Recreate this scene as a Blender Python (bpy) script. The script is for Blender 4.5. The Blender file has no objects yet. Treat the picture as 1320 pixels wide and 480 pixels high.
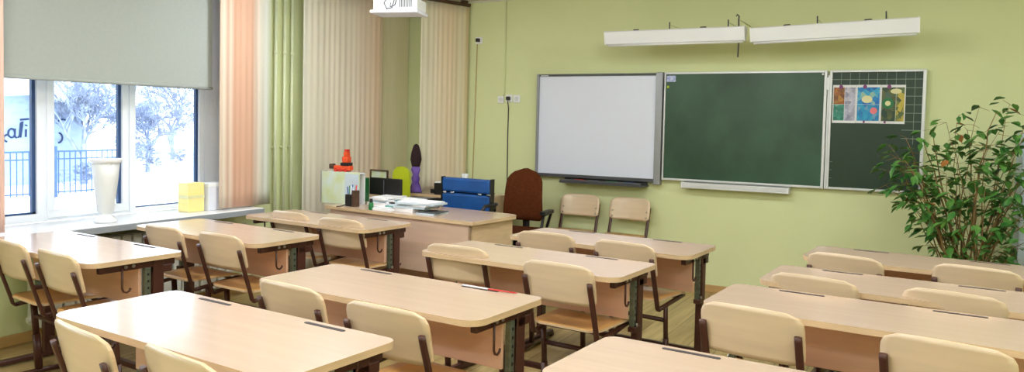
import bpy, bmesh, math, random
from mathutils import Vector, Matrix
random.seed(7)
PI = math.pi
COL = bpy.context.scene.collection
R = math.radians

# ------------------------------------------------------------------ materials
def lin(c):
    return tuple((x/255/12.92 if x/255 <= .04045 else ((x/255+.055)/1.055)**2.4) for x in c)

def mat(name, rgb, rough=.6, metal=0, var=.06, scale=(6, 6, 6), bump=0, bscale=60, coat=0, emit=None, spec=.5, rgb2=None, detail=3, coord='Object'):
    m = bpy.data.materials.new(name); m.use_nodes = True
    nt = m.node_tree; b = nt.nodes['Principled BSDF']
    b.inputs['Roughness'].default_value = rough; b.inputs['Metallic'].default_value = metal
    b.inputs['Specular IOR Level'].default_value = spec
    b.inputs['Coat Weight'].default_value = coat; b.inputs['Coat Roughness'].default_value = .12
    c = lin(rgb)
    tc = nt.nodes.new('ShaderNodeTexCoord'); mp = nt.nodes.new('ShaderNodeMapping')
    mp.inputs['Scale'].default_value = scale
    nt.links.new(tc.outputs[coord], mp.inputs['Vector'])
    n = nt.nodes.new('ShaderNodeTexNoise'); n.inputs['Scale'].default_value = 1; n.inputs['Detail'].default_value = detail
    nt.links.new(mp.outputs[0], n.inputs['Vector'])
    rp = nt.nodes.new('ShaderNodeValToRGB')
    rp.color_ramp.elements[0].position = .3; rp.color_ramp.elements[1].position = .7
    if rgb2 is None:
        rp.color_ramp.elements[0].color = tuple(x*(1-var) for x in c)+(1,)
        rp.color_ramp.elements[1].color = tuple(min(1, x*(1+var)) for x in c)+(1,)
    else:
        rp.color_ramp.elements[0].color = c+(1,); rp.color_ramp.elements[1].color = lin(rgb2)+(1,)
    nt.links.new(n.outputs['Fac'], rp.inputs[0]); nt.links.new(rp.outputs[0], b.inputs['Base Color'])
    if bump:
        n2 = nt.nodes.new('ShaderNodeTexNoise'); n2.inputs['Scale'].default_value = bscale
        nt.links.new(tc.outputs['Object'], n2.inputs['Vector'])
        bp = nt.nodes.new('ShaderNodeBump'); bp.inputs['Strength'].default_value = bump; bp.inputs['Distance'].default_value = .01
        nt.links.new(n2.outputs['Fac'], bp.inputs['Height']); nt.links.new(bp.outputs[0], b.inputs['Normal'])
    if emit:
        b.inputs['Emission Color'].default_value = lin(emit[0])+(1,); b.inputs['Emission Strength'].default_value = emit[1]
    return m

def ramp_mat(name, stops, axis='Z', rough=.8, constant=False, trans=0):
    """colour bands of a woven fabric or print along one generated axis"""
    m = bpy.data.materials.new(name); m.use_nodes = True
    nt = m.node_tree; b = nt.nodes['Principled BSDF']; b.inputs['Roughness'].default_value = rough
    b.inputs['Specular IOR Level'].default_value = .2
    tc = nt.nodes.new('ShaderNodeTexCoord'); sp = nt.nodes.new('ShaderNodeSeparateXYZ')
    nt.links.new(tc.outputs['Generated'], sp.inputs[0])
    rp = nt.nodes.new('ShaderNodeValToRGB'); cr = rp.color_ramp
    if constant: cr.interpolation = 'CONSTANT'
    cr.elements[0].position = stops[0][0]; cr.elements[0].color = lin(stops[0][1])+(1,)
    cr.elements[1].position = stops[-1][0]; cr.elements[1].color = lin(stops[-1][1])+(1,)
    for p, c in stops[1:-1]:
        e = cr.elements.new(p); e.color = lin(c)+(1,)
    nt.links.new(sp.outputs[axis], rp.inputs[0]); nt.links.new(rp.outputs[0], b.inputs['Base Color'])
    if trans:
        out = nt.nodes['Material Output']; tr = nt.nodes.new('ShaderNodeBsdfTranslucent'); mx = nt.nodes.new('ShaderNodeMixShader')
        mx.inputs[0].default_value = trans
        nt.links.new(rp.outputs[0], tr.inputs[0]); nt.links.new(b.outputs[0], mx.inputs[1]); nt.links.new(tr.outputs[0], mx.inputs[2])
        nt.links.new(mx.outputs[0], out.inputs[0])
    return m

M = {}
M['wall'] = mat('green_wall_paint', (216, 222, 172), .75, var=.03, scale=(1.2, 1.2, 1.2), bump=.15, bscale=220)
M['ceiling'] = mat('ceiling_whitewash', (212, 208, 196), .9, var=.03)
M['top'] = mat('beech_laminate_top', (194, 168, 148), .27, var=.035, scale=(2, 30, 2), coat=.35)
M['edge'] = mat('beech_edge_band', (212, 182, 146), .4, var=.08, scale=(8, 8, 60))
M['panel'] = mat('beech_panel', (222, 178, 152), .45, var=.07, scale=(2, 2, 26))
M['panelt'] = mat('teacher_desk_front', (226, 196, 176), .45, var=.06, scale=(2, 2, 20))
M['wallpipe'] = mat('pale_green_pipe_paint', (216, 222, 190), .5)
M['ply'] = mat('birch_ply_back', (216, 192, 162), .34, var=.07, scale=(2.5, 2.5, 22), coat=.25)
M['seat'] = mat('varnished_ply_seat', (212, 160, 94), .28, var=.09, scale=(14, 2, 2), coat=.35)
M['brown'] = mat('brown_powder_coat', (70, 36, 28), .38, var=.1, bump=.05, bscale=300)
M['steel'] = mat('bright_steel', (200, 200, 200), .3, 1, var=.03)
M['strip'] = mat('galvanised_strip', (104, 112, 98), .4, .5, var=.2, scale=(30, 30, 60))
M['groove'] = mat('dark_pencil_groove', (48, 38, 42), .6)
M['white'] = mat('white_plastic', (236, 238, 242), .35, var=.015)
M['pvc'] = mat('window_pvc', (240, 245, 254), .3, var=.015)
M['seal'] = mat('blue_grey_seal', (44, 74, 120), .5)
M['sill'] = mat('white_sill', (236, 236, 240), .28, var=.015, coat=.2)
M['sillfront'] = mat('shaded_sill_front', (150, 156, 164), .5)  # shade on the white sill's front edge, put into the colour as grey
M['radiator'] = mat('radiator_enamel', (206, 206, 198), .4)
M['blind'] = mat('grey_roller_fabric', (164, 171, 168), .85, var=.02, scale=(1, 40, 40))
M['blind2'] = mat('beige_roller_fabric', (246, 238, 204), .85, var=.04, scale=(1, 30, 2))
M['black'] = mat('black_plastic', (22, 20, 22), .45)
M['darkgrey'] = mat('dark_grey_plastic', (70, 72, 76), .5)
M['grey'] = mat('grey_aluminium', (150, 152, 158), .38, .5, var=.04)
M['alu'] = mat('white_aluminium', (214, 216, 220), .35, .2, var=.03)
M['wb'] = mat('whiteboard_enamel', (224, 229, 248), .3, var=.02, scale=(1, 1, 1))
M['chalk'] = mat('green_chalkboard', (12, 52, 28), .42, rgb2=(54, 92, 70), scale=(2.0, 2.0, 1.5), detail=6)
M['chalk2'] = mat('green_chalkboard_wing', (16, 46, 28), .45, rgb2=(20, 52, 34), scale=(1.5, 1.5, 1.5))
M['line'] = mat('board_grid_line', (138, 156, 140), .7)
M['brownfab'] = mat('brown_upholstery', (92, 46, 22), .95, var=.18, scale=(50, 50, 50), bump=.3, bscale=500, spec=.15)
M['bluefab'] = mat('blue_upholstery', (16, 76, 146), .45, var=.15, scale=(9, 9, 9), bump=.1, bscale=150)
M['chrome'] = mat('chrome', (220, 222, 225), .15, 1, var=.01)
M['orange'] = mat('orange_plastic', (222, 78, 34), .4, var=.1, scale=(20, 20, 20))
M['red'] = mat('red_plastic', (200, 40, 30), .4)
M['green'] = mat('green_plastic', (26, 110, 56), .4)
M['lime'] = mat('lime_plastic', (190, 204, 24), .5)
M['yellow'] = mat('yellow_card', (248, 226, 130), .6, rgb2=(250, 238, 176), scale=(2, 2, 12))
M['lav'] = mat('pale_lavender_card', (226, 228, 242), .6)
M['paper'] = mat('white_paper', (232, 232, 236), .8, var=.03, scale=(5, 5, 200))
M['paperb'] = mat('bluish_paper', (190, 204, 216), .8, var=.1, scale=(12, 12, 200))
M['teal'] = mat('teal_cover', (40, 96, 110), .5, rgb2=(120, 170, 160), scale=(12, 12, 12))
M['pinkcard'] = mat('red_cover', (176, 70, 66), .5)
M['sticker'] = mat('blue_white_sticker', (120, 140, 214), .5, rgb2=(226, 230, 246), scale=(40, 40, 60))
M['c_left'] = ramp_mat('pink_curtain_edge', [(0, (222, 180, 156)), (.5, (230, 190, 170)), (1, (232, 200, 188))], 'Y', trans=.15)
M['map'] = mat('map_print', (196, 206, 140), .55, rgb2=(206, 222, 232), scale=(9, 9, 7), detail=5)
M['darkwood'] = mat('dark_brown_wood', (76, 52, 36), .5, var=.2, scale=(20, 20, 60))
M['purple'] = mat('purple_cloth', (134, 104, 190), .9, rgb2=(90, 62, 150), scale=(16, 16, 10))
M['hair'] = mat('dark_brown_cloth', (44, 22, 28), .9, var=.3, scale=(40, 40, 8))
M['magenta'] = mat('purple_magnet', (120, 40, 110), .4)
M['cabinet'] = mat('pale_blue_cabinet', (186, 202, 220), .4, var=.03)
M['leaf'] = mat('ficus_leaf', (42, 100, 40), .4, rgb2=(100, 150, 68), scale=(9, 9, 9), coord='Object', detail=1)
M['leafdry'] = mat('dry_leaf', (150, 96, 40), .6)
M['stem'] = mat('ficus_stem', (132, 104, 62), .8, var=.25, scale=(30, 30, 12))
M['pot'] = mat('terracotta_pot', (150, 90, 60), .7)
M['soil'] = mat('soil', (50, 36, 26), .95, var=.4, scale=(60, 60, 60))
M['snow'] = mat('snow', (240, 244, 252), .8, var=.02, bump=.3, bscale=2)
M['shed'] = mat('shed_render', (158, 172, 190), .8, var=.12, scale=(1.2, 1.2, 3))
M['iron'] = mat('fence_paint', (62, 88, 124), .6)
M['bark'] = mat('frosted_bark', (110, 118, 142), .85, rgb2=(172, 180, 198), scale=(3, 3, 3))
M['graf'] = mat('graffiti_paint', (24, 44, 84), .7)
M['base'] = mat('baseboard_wood', (188, 150, 96), .45, var=.1, scale=(3, 3, 20))
M['lampwhite'] = mat('lamp_enamel', (236, 238, 244), .35, var=.01)
M['lightpanel'] = mat('ceiling_light_diffuser', (255, 250, 240), .5, emit=((255, 252, 246), 6))

# floor : laminate planks running towards the boards
fm = bpy.data.materials.new('laminate_planks'); fm.use_nodes = True
nt = fm.node_tree; b = nt.nodes['Principled BSDF']; b.inputs['Roughness'].default_value = .33
tc = nt.nodes.new('ShaderNodeTexCoord'); mp = nt.nodes.new('ShaderNodeMapping'); mp.inputs['Rotation'].default_value = (0, 0, PI/2)
br = nt.nodes.new('ShaderNodeTexBrick'); br.inputs['Scale'].default_value = 1; br.inputs['Brick Width'].default_value = 1.25
br.inputs['Row Height'].default_value = .19; br.inputs['Mortar Size'].default_value = .0025; br.offset = .37
br.inputs['Color1'].default_value = lin((196, 172, 120))+(1,); br.inputs['Color2'].default_value = lin((172, 146, 98))+(1,)
br.inputs['Mortar'].default_value = lin((96, 78, 52))+(1,)
mp2 = nt.nodes.new('ShaderNodeMapping'); mp2.inputs['Scale'].default_value = (22, 1.6, 1)
nz = nt.nodes.new('ShaderNodeTexNoise'); nz.inputs['Scale'].default_value = 1; nz.inputs['Detail'].default_value = 5
rp = nt.nodes.new('ShaderNodeValToRGB'); rp.color_ramp.elements[0].position = .35; rp.color_ramp.elements[0].color = (.62, .58, .5, 1); rp.color_ramp.elements[1].position = .68
mx = nt.nodes.new('ShaderNodeMix'); mx.data_type = 'RGBA'; mx.blend_type = 'MULTIPLY'; mx.inputs[0].default_value = 1
L = nt.links.new
L(tc.outputs['Object'], mp.inputs[0]); L(mp.outputs[0], br.inputs[0]); L(tc.outputs['Object'], mp2.inputs[0]); L(mp2.outputs[0], nz.inputs[0])
L(nz.outputs['Fac'], rp.inputs[0]); L(br.outputs['Color'], mx.inputs[6]); L(rp.outputs[0], mx.inputs[7]); L(mx.outputs[2], b.inputs['Base Color'])
M['floor'] = fm
# glass
gm = bpy.data.materials.new('window_glass'); gm.use_nodes = True
nt = gm.node_tree; nt.nodes.remove(nt.nodes['Principled BSDF'])
t = nt.nodes.new('ShaderNodeBsdfTransparent'); t.inputs[0].default_value = (.93, .97, 1, 1)
g = nt.nodes.new('ShaderNodeBsdfGlossy'); g.inputs['Roughness'].default_value = .02
fr = nt.nodes.new('ShaderNodeFresnel'); ms = nt.nodes.new('ShaderNodeMixShader')
nt.links.new(fr.outputs[0], ms.inputs[0]); nt.links.new(t.outputs[0], ms.inputs[1]); nt.links.new(g.outputs[0], ms.inputs[2])
nt.links.new(ms.outputs[0], nt.nodes['Material Output'].inputs[0]); M['glass'] = gm

# ------------------------------------------------------------------ mesh helpers
def nb(): return bmesh.new()

def box(bm, x0, x1, y0, y1, z0, z1, bev=0, mi=0, mtx=None):
    vs = [bm.verts.new(v) for v in ((x0,y0,z0),(x1,y0,z0),(x1,y1,z0),(x0,y1,z0),(x0,y0,z1),(x1,y0,z1),(x1,y1,z1),(x0,y1,z1))]
    fs = [bm.faces.new([vs[i] for i in f]) for f in ((0,3,2,1),(4,5,6,7),(0,1,5,4),(1,2,6,5),(2,3,7,6),(3,0,4,7))]
    if bev:
        es = list({e for f in fs for e in f.edges})
        r = bmesh.ops.bevel(bm, geom=es, offset=bev, segments=2, affect='EDGES', profile=.5)
        fs = list({f for f in r['faces']} | {f for f in fs if f.is_valid}); vs = list({v for f in fs for v in f.verts})
    for f in fs: f.material_index = mi
    if mtx is not None: bmesh.ops.transform(bm, matrix=mtx, verts=list({v for f in fs for v in f.verts}))
    return bm

def prism(bm, pts, z0, z1, axis='z', top_mi=0, side_mi=0, bot_mi=None):
    """extrude a 2D outline; axis says which world axis the extrusion follows"""
    def P(u, v, w): return {'z': (u, v, w), 'y': (u, w, v), 'x': (w, u, v)}[axis]
    a = [bm.verts.new(P(u, v, z0)) for u, v in pts]; c = [bm.verts.new(P(u, v, z1)) for u, v in pts]
    n = len(pts); fs = []
    f = bm.faces.new(a[::-1]); f.material_index = top_mi if bot_mi is None else bot_mi; fs.append(f)
    f = bm.faces.new(c); f.material_index = top_mi; fs.append(f)
    for i in range(n):
        f = bm.faces.new((a[i], a[(i+1) % n], c[(i+1) % n], c[i])); f.material_index = side_mi; f.smooth = False; fs.append(f)
    bmesh.ops.recalc_face_normals(bm, faces=fs)
    return bm

def rrect(x0, x1, y0, y1, rs, n=7):
    """rounded rectangle outline, rs = radii for (x0y0, x1y0, x1y1, x0y1)"""
    o = []
    for (cx, cy, sx, sy, a0), r in zip(((x0, y0, 1, 1, 180), (x1, y0, -1, 1, 270), (x1, y1, -1, -1, 0), (x0, y1, 1, -1, 90)), rs):
        for k in range(n+1):
            a = R(a0+90*k/n); o.append((cx+sx*r+r*math.cos(a), cy+sy*r+r*math.sin(a)))
    return o

def tube(bm, pts, r, n=8, mi=0, flat=1.0, cap=True):
    pts = [Vector(p) for p in pts]; rs = r if isinstance(r, (list, tuple)) else [r]*len(pts)
    rings = []; up0 = None
    for i, p in enumerate(pts):
        d = (pts[min(i+1, len(pts)-1)]-pts[max(i-1, 0)]).normalized()
        if up0 is None:
            up0 = Vector((1, 0, 0)) if abs(d.x) < .9 else Vector((0, 0, 1))
        s = up0 - d*up0.dot(d)
        if s.length < 1e-4: s = Vector((0, 0, 1)) - d*d.z
        s.normalize(); t_ = d.cross(s).normalized(); up0 = s
        rings.append([bm.verts.new(p+s*math.cos(2*PI*k/n)*rs[i]*flat+t_*math.sin(2*PI*k/n)*rs[i]) for k in range(n)])
    for a, c in zip(rings, rings[1:]):
        for k in range(n):
            f = bm.faces.new((a[k], a[(k+1) % n], c[(k+1) % n], c[k])); f.smooth = n > 4; f.material_index = mi
    if cap:
        f = bm.faces.new(rings[0][::-1]); f.material_index = mi
        f = bm.faces.new(rings[-1]); f.material_index = mi
    return bm

def bar(bm, x, pts, w, t_, n=8, mi=0):
    """flat oval bar: path in the y-z plane at constant x, w wide in x and t_ thick"""
    P = [Vector((y, z)) for y, z in pts]; rings = []
    for i, p in enumerate(P):
        d = (P[min(i+1, len(P)-1)]-P[max(i-1, 0)]).normalized(); nn = Vector((-d.y, d.x))
        ring = []
        for k in range(12):
            a = 2*PI*(k+.5)/12; cu, su = math.cos(a), math.sin(a)
            u = math.copysign(abs(cu)**.6, cu)*w/2; v = math.copysign(abs(su)**.6, su)*t_/2
            ring.append(bm.verts.new((x+u, p.x+nn.x*v, p.y+nn.y*v)))
        rings.append(ring)
    for a, c in zip(rings, rings[1:]):
        for k in range(12): f = bm.faces.new((a[k], a[(k+1) % 12], c[(k+1) % 12], c[k])); f.smooth = True
    bm.faces.new(rings[0][::-1]); bm.faces.new(rings[-1])
    return bm

def lathe(bm, prof, n=24, c=(0, 0), ribs=0, mi=0):
    rings = []
    for r, z in prof:
        rings.append([bm.verts.new((c[0]+r*(1+(.04*math.cos(2*PI*k/n*ribs) if ribs else 0))*math.cos(2*PI*k/n), c[1]+r*(1+(.04*math.cos(2*PI*k/n*ribs) if ribs else 0))*math.sin(2*PI*k/n), z)) for k in range(n)])
    for a, b_ in zip(rings, rings[1:]):
        for k in range(n):
            f = bm.faces.new((a[k], a[(k+1) % n], b_[(k+1) % n], b_[k])); f.smooth = True; f.material_index = mi
    f = bm.faces.new(rings[0][::-1]); f.material_index = mi
    f = bm.faces.new(rings[-1]); f.material_index = mi
    return bm

def obj(name, bm, ms, parent=None, label=None):
    bmesh.ops.recalc_face_normals(bm, faces=bm.faces[:])
    me = bpy.data.meshes.new(name); bm.to_mesh(me); bm.free()
    for m in (ms if isinstance(ms, (list, tuple)) else [ms]): me.materials.append(M[m])
    o = bpy.data.objects.new(name, me); COL.objects.link(o)
    if parent: o.parent = parent
    if label: o['label'] = label
    return o

def thing(name, label, cat, loc=(0, 0, 0), rz=0, group=None):
    o = bpy.data.objects.new(name, None); COL.objects.link(o); o.empty_display_size = .1
    o.location = loc; o.rotation_euler = (0, 0, rz); o['label'] = label; o['category'] = cat
    if group: o['group'] = group
    return o

def tag(o, label, cat, loc=None, rz=None, group=None, kind=None):
    o['label'] = label; o['category'] = cat
    if loc is not None: o.location = loc
    if rz is not None: o.rotation_euler = (0, 0, rz)
    if group: o['group'] = group
    if kind: o['kind'] = kind
    return o

def struct(name, bm, ms, parent=None):
    o = obj(name, bm, ms, parent)
    if not parent: o['kind'] = 'structure'
    return o

def dup(root, loc, rz, label, group=None):
    r = root.copy(); COL.objects.link(r); r.location = loc; r.rotation_euler = (0, 0, rz); r['label'] = label
    if group: r['group'] = group
    for ch in list(root.children):
        c = ch.copy(); COL.objects.link(c); c.parent = r
        for g_ in list(ch.children):
            d = g_.copy(); COL.objects.link(d); d.parent = c
    return r

# ------------------------------------------------------------------ camera (solved from the desk grid and the boards)
cam = bpy.data.cameras.new('camera'); co = bpy.data.objects.new('camera', cam); COL.objects.link(co)
cx = Vector((0.8804259, 0.4736856, 0.0217304)); cyd = Vector((0.0395323, -0.0276558, -0.9988354)); cz = Vector((-0.4725330, 0.8802597, -0.0430748))
mw = Matrix((cx, -cyd, -cz)).transposed().to_4x4(); mw.translation = (0, 0, 1.452); co.matrix_world = mw
cam.sensor_width = 36; cam.sensor_fit = 'HORIZONTAL'; cam.lens = 36*988.59/1320; cam.shift_y = -(240-201.36)/1320
cam.clip_start = .05; cam.clip_end = 300
bpy.context.scene.camera = co
vs = bpy.context.scene.view_settings
vs.view_transform = 'Standard'; vs.look = 'None'; vs.gamma = 1; vs.use_curve_mapping = False; vs.exposure = 0

# ------------------------------------------------------------------ room shell
XL, XR, YB, YR, H = -4.95, 1.95, 6.75, -1.9, 2.68
struct('floor', box(nb(), XL-.3, XR+.15, YR-.15, YB+.15, -.1, 0), 'floor')
struct('ceiling', box(nb(), XL-.3, XR+.15, YR-.15, YB+.15, H, H+.1), 'ceiling')
struct('wall_back', box(nb(), XL-.3, XR+.15, YB, YB+.15, 0, H), 'wall')
struct('wall_right', box(nb(), XR, XR+.15, YR, YB, 0, H), 'wall')
struct('wall_rear', box(nb(), XL-.3, XR+.15, YR-.15, YR, 0, H), 'wall')
wins = [(-.9, 1.75), (2.1, 4.42), (5.3, 6.6)]
WZ0, WZ1 = .735, 2.5
bm = nb(); y = YR
for a, c in wins:
    box(bm, XL-.3, XL, y, a, 0, H); box(bm, XL-.3, XL, a, c, 0, WZ0-.05); box(bm, XL-.3, XL, a, c, WZ1, H); y = c
box(bm, XL-.3, XL, y, YB, 0, H)
struct('wall_left', bm, 'wall')
struct('baseboard_back', box(nb(), -2.0, XR, YB-.018, YB, 0, .065, .004), 'base')
struct('baseboard_left', box(nb(), XL, XL+.018, YR, 6.7, 0, .07, .004), 'base')
struct('baseboard_right', box(nb(), XR-.018, XR, YR, YB-.02, 0, .065, .004), 'base')
struct('trim_1', box(nb(), -4.5, XR, YB-.02, YB, H-.012, H), 'ceiling')

def make_window(name, y0, y1, panes, sill=True, z0=WZ0):
    w = bpy.data.objects.new(name, None); COL.objects.link(w); w['kind'] = 'structure'; w.location = (0, 0, 0)
    fx0, fx1 = -5.16, -5.09
    bm = nb()
    box(bm, fx0, fx1, y0, y0+.05, z0, WZ1, .004); box(bm, fx0, fx1, y1-.16 if name == 'window_1' else y1-.05, y1, z0, WZ1, .004)
    box(bm, fx0, fx1, y0, y1, z0, z0+.035, .004); box(bm, fx0, fx1, y0, y1, WZ1-.05, WZ1, .004)
    for (p_, q_) in zip(panes, panes[1:]): box(bm, fx0+.003, fx1-.002, p_[1]+.03, q_[0]-.03, z0+.003, WZ1-.003, .002)
    obj('window_frame', bm, 'pvc', w)
    bm = nb(); box(bm, -5.16, -4.952, y1, y1+.012, z0, WZ1); box(bm, -5.16, -4.952, y0-.012, y0, z0, WZ1); box(bm, -5.16, -4.952, y0, y1, WZ1, WZ1+.012); obj('reveal', bm, 'white', w)
    bm = nb(); gb = nb(); sb = nb()
    for (a, c, zb) in panes:          # a,c = visible glass span
        t_ = .05
        for (p, q) in ((a-t_+.001, a), (c, c+t_-.001)): box(bm, fx0+.013, fx1+.009, p, q, zb-.03, WZ1-.04, .004)
        box(bm, fx0+.01, fx1+.012, a-t_+.003, c+t_-.003, max(zb-.055, z0+.004), zb, .004)
        box(gb, -5.135, -5.129, a-.01, c+.01, zb-.01, WZ1-.05)
        box(sb, -5.125, -5.10, c-.022, c+.001, zb-.004, WZ1-.05)
        if zb < .8 or a < 2.5: box(sb, -5.125, -5.10, a, c, zb-.003, zb+.012)
    obj('sash', bm, 'pvc', w); obj('window_pane', gb, 'glass', w); obj('glazing_seal', sb, 'seal', w)
    if sill:
        bm = nb()
        box(bm, -5.09, -4.62, y0-.12, y1+.02, WZ0-.045, WZ0-.001, .008, 0)
        so = obj('windowsill', bm, 'sill', w); obj('sill_shade_strip', box(nb(), -4.6205, -4.612, y0-.12, y1+.02, WZ0-.048, WZ0-.006, .003), 'sillfront', so)  # thin front strip carries the painted shade of the sill edge
    return w
make_window('window_1', 2.1, 4.42, [(2.2, 2.93, .79), (3.045, 3.535, .81), (3.64, 4.20, .765)])
make_window('window_3', -.9, 1.75, [(-.8, 0, .8), (.1, .9, .8), (1.0, 1.68, .8)])
make_window('window_2', 5.3, 6.6, [(5.4, 5.9, .8), (6.0, 6.5, .8)], sill=False)

# radiator under the sill
def radiator(y0, y1, label):
    t = thing('radiator', label, 'radiator', (XL, (y0+y1)/2, 0))
    h = (y1-y0)/2; n = int((y1-y0)/.08); bm = nb()
    for k in range(n):
        y = -h+.08*(k+.5); box(bm, .05, .19, y-.033, y+.033, .12, .63, .012)
    obj('radiator_fin', bm, 'radiator', t)
    bm = nb(); tube(bm, [(.12, -h-.03, .17), (.12, h+.1, .17)], .018); tube(bm, [(.12, -h-.03, .58), (.12, h+.1, .58)], .018)
    tube(bm, [(.012, -h+.1, .45), (.06, -h+.1, .45)], .012); tube(bm, [(.012, h-.1, .45), (.06, h-.1, .45)], .012)
    obj('header_pipe', bm, 'radiator', t)
radiator(2.75, 4.35, 'cream ribbed radiator under the long white windowsill')

for k, y in enumerate((4.83, 4.93, 5.02)):
    bm = nb(); tube(bm, [(0, 0, 0), (0, 0, H)], (.014, .012, .012)[k], 10)
    tube(bm, [(0, 0, 2.0), (0, 0, 2.03)], .017, 10); tube(bm, [(-.045, 0, 1.2), (0, 0, 1.2)], .008, 6)
    o = obj('heating_pipe', bm, 'wallpipe' if 'wallpipe' in M else 'ceiling')
    tag(o, ('vertical heating pipe nearest the pink striped curtain', 'middle one of the three vertical heating pipes on the green pier', 'vertical heating pipe nearest the long cream curtain')[k], 'pipe', (XL+.05, y, 0), group='heating pipes on the green pier')

# ------------------------------------------------------------------ blinds and curtains
def blind(label, x, y0, y1, zb, m):
    t = thing('roller_blind', label, 'blind', (x, (y0+y1)/2, zb)); h = (y1-y0)/2
    obj('blind_fabric', box(nb(), -.0015, .0015, -h, h, .02, 2.60-zb), m, t)
    bm = nb(); tube(bm, [(0, -h, .012), (0, h, .012)], .012, 8); obj('bottom_bar', bm, m, t)
    bm = nb(); tube(bm, [(0, -h-.01, 2.6-zb), (0, h+.01, 2.6-zb)], .035, 12); obj('roller_tube', bm, 'white', t)
    bm = nb()
    for s in (-h, h): box(bm, -.04, .03, s-.004, s+.004, 2.56-zb, 2.68-zb)
    obj('bracket', bm, 'white', t)
blind('wide pale grey roller blind half lowered over the bright window', -4.86, 2.2, 4.13, 1.655, 'blind')
blind('olive beige roller blind drawn right down between the two long curtains', -4.90, 5.32, 6.735, .8, 'blind2')
blind('pale grey roller blind rolled up over the window nearest the rear wall', -4.86, -.88, 1.72, 2.2, 'blind')

def curtain(label, a, b_, z0, z1, m, folds, amp=.03, group='striped window curtains'):
    a = Vector(a); b_ = Vector(b_); n = folds*8; d = (b_-a); nrm = Vector((d.y, -d.x)).normalized()
    bm = nb(); rows = []
    nz_ = 14
    for j in range(nz_+1):
        z = z0+(z1-z0)*j/nz_; row = []
        for i in range(n+1):
            u = i/n; k = amp*(.7+.3*math.sin(j*.5+u*7))*math.sin(2*PI*folds*u+.5*math.sin(u*19))
            p = a+d*u+nrm*k; row.append(bm.verts.new((p.x-a.x, p.y-a.y, z-z0)))
        rows.append(row)
    for r0, r1 in zip(rows, rows[1:]):
        for i in range(n):
            f = bm.faces.new((r0[i], r0[i+1], r1[i+1], r1[i])); f.smooth = True
    o = obj('curtain', bm, m); tag(o, label, 'curtain', (a.x, a.y, z0), group=group)
    s = o.modifiers.new('thick', 'SOLIDIFY'); s.thickness = .003
    return o
cream = (216, 204, 182); pk = (224, 160, 126)
M['c_pink'] = ramp_mat('pink_striped_curtain', [(0, (222, 200, 180)), (.08, (236, 222, 206)), (.14, (214, 180, 158)), (.2, (236, 216, 200)), (.26, (218, 174, 150)), (.45, (222, 180, 156)), (.62, (214, 172, 148)), (.68, (206, 186, 168)), (.73, (232, 216, 204)), (.78, (214, 208, 194)), (.9, (212, 214, 206)), (1, (188, 196, 160))], 'Y', trans=.15)
M['c_long'] = ramp_mat('cream_curtain_one', [(0, (228, 226, 214)), (.1, (236, 228, 212)), (.22, (226, 218, 202)), (.35, (240, 228, 212)), (.5, (230, 220, 204)), (.62, (240, 226, 210)), (.75, (236, 216, 196)), (.85, (244, 222, 200)), (.93, (238, 210, 182)), (1, (226, 208, 180))], 'Y', trans=.1)
M['c_corner'] = ramp_mat('cream_curtain_two', [(0, (234, 226, 206)), (.12, (228, 220, 198)), (.25, (234, 222, 202)), (.4, (238, 220, 196)), (.6, (238, 216, 190)), (.75, (230, 214, 186)), (.85, (238, 226, 204)), (1, (220, 198, 156))], 'Y', trans=.05)
curtain('narrow striped curtain with broad pink band at right end of windowsill', (-4.74, 4.10), (-4.72, 4.60), .745, 2.62, 'c_pink', 9, .0028)
curtain('pink striped curtain cut off by left edge of the photo', (-4.74, 1.8), (-4.72, 2.535), .745, 2.62, 'c_left', 12, .010)
curtain('long cream curtain hanging behind the teacher desk, left of the beige blind', (-4.79, 5.04), (-4.77, 6.12), .04, 2.62, 'c_long', 15, .0028)
curtain('peach and cream curtain hanging in the corner beside the boards', (-4.31, 6.12), (-4.13, 6.70), .765, 2.62, 'c_corner', 10, .0026)
bm = nb(); box(bm, -.02, .02, 0, .85, 0, .03, .004); box(bm, -.02, .02, .02, .08, .03, .055); box(bm, -.02, .02, .75, .81, .03, .055)
o = obj('curtain_rail', bm, 'darkwood'); tag(o, 'thin brown curtain rail fixed under the ceiling by the corner', 'rail', (-4.38, 5.90, 2.625)); o.rotation_euler = (0, 0, -R(17.2))

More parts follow.
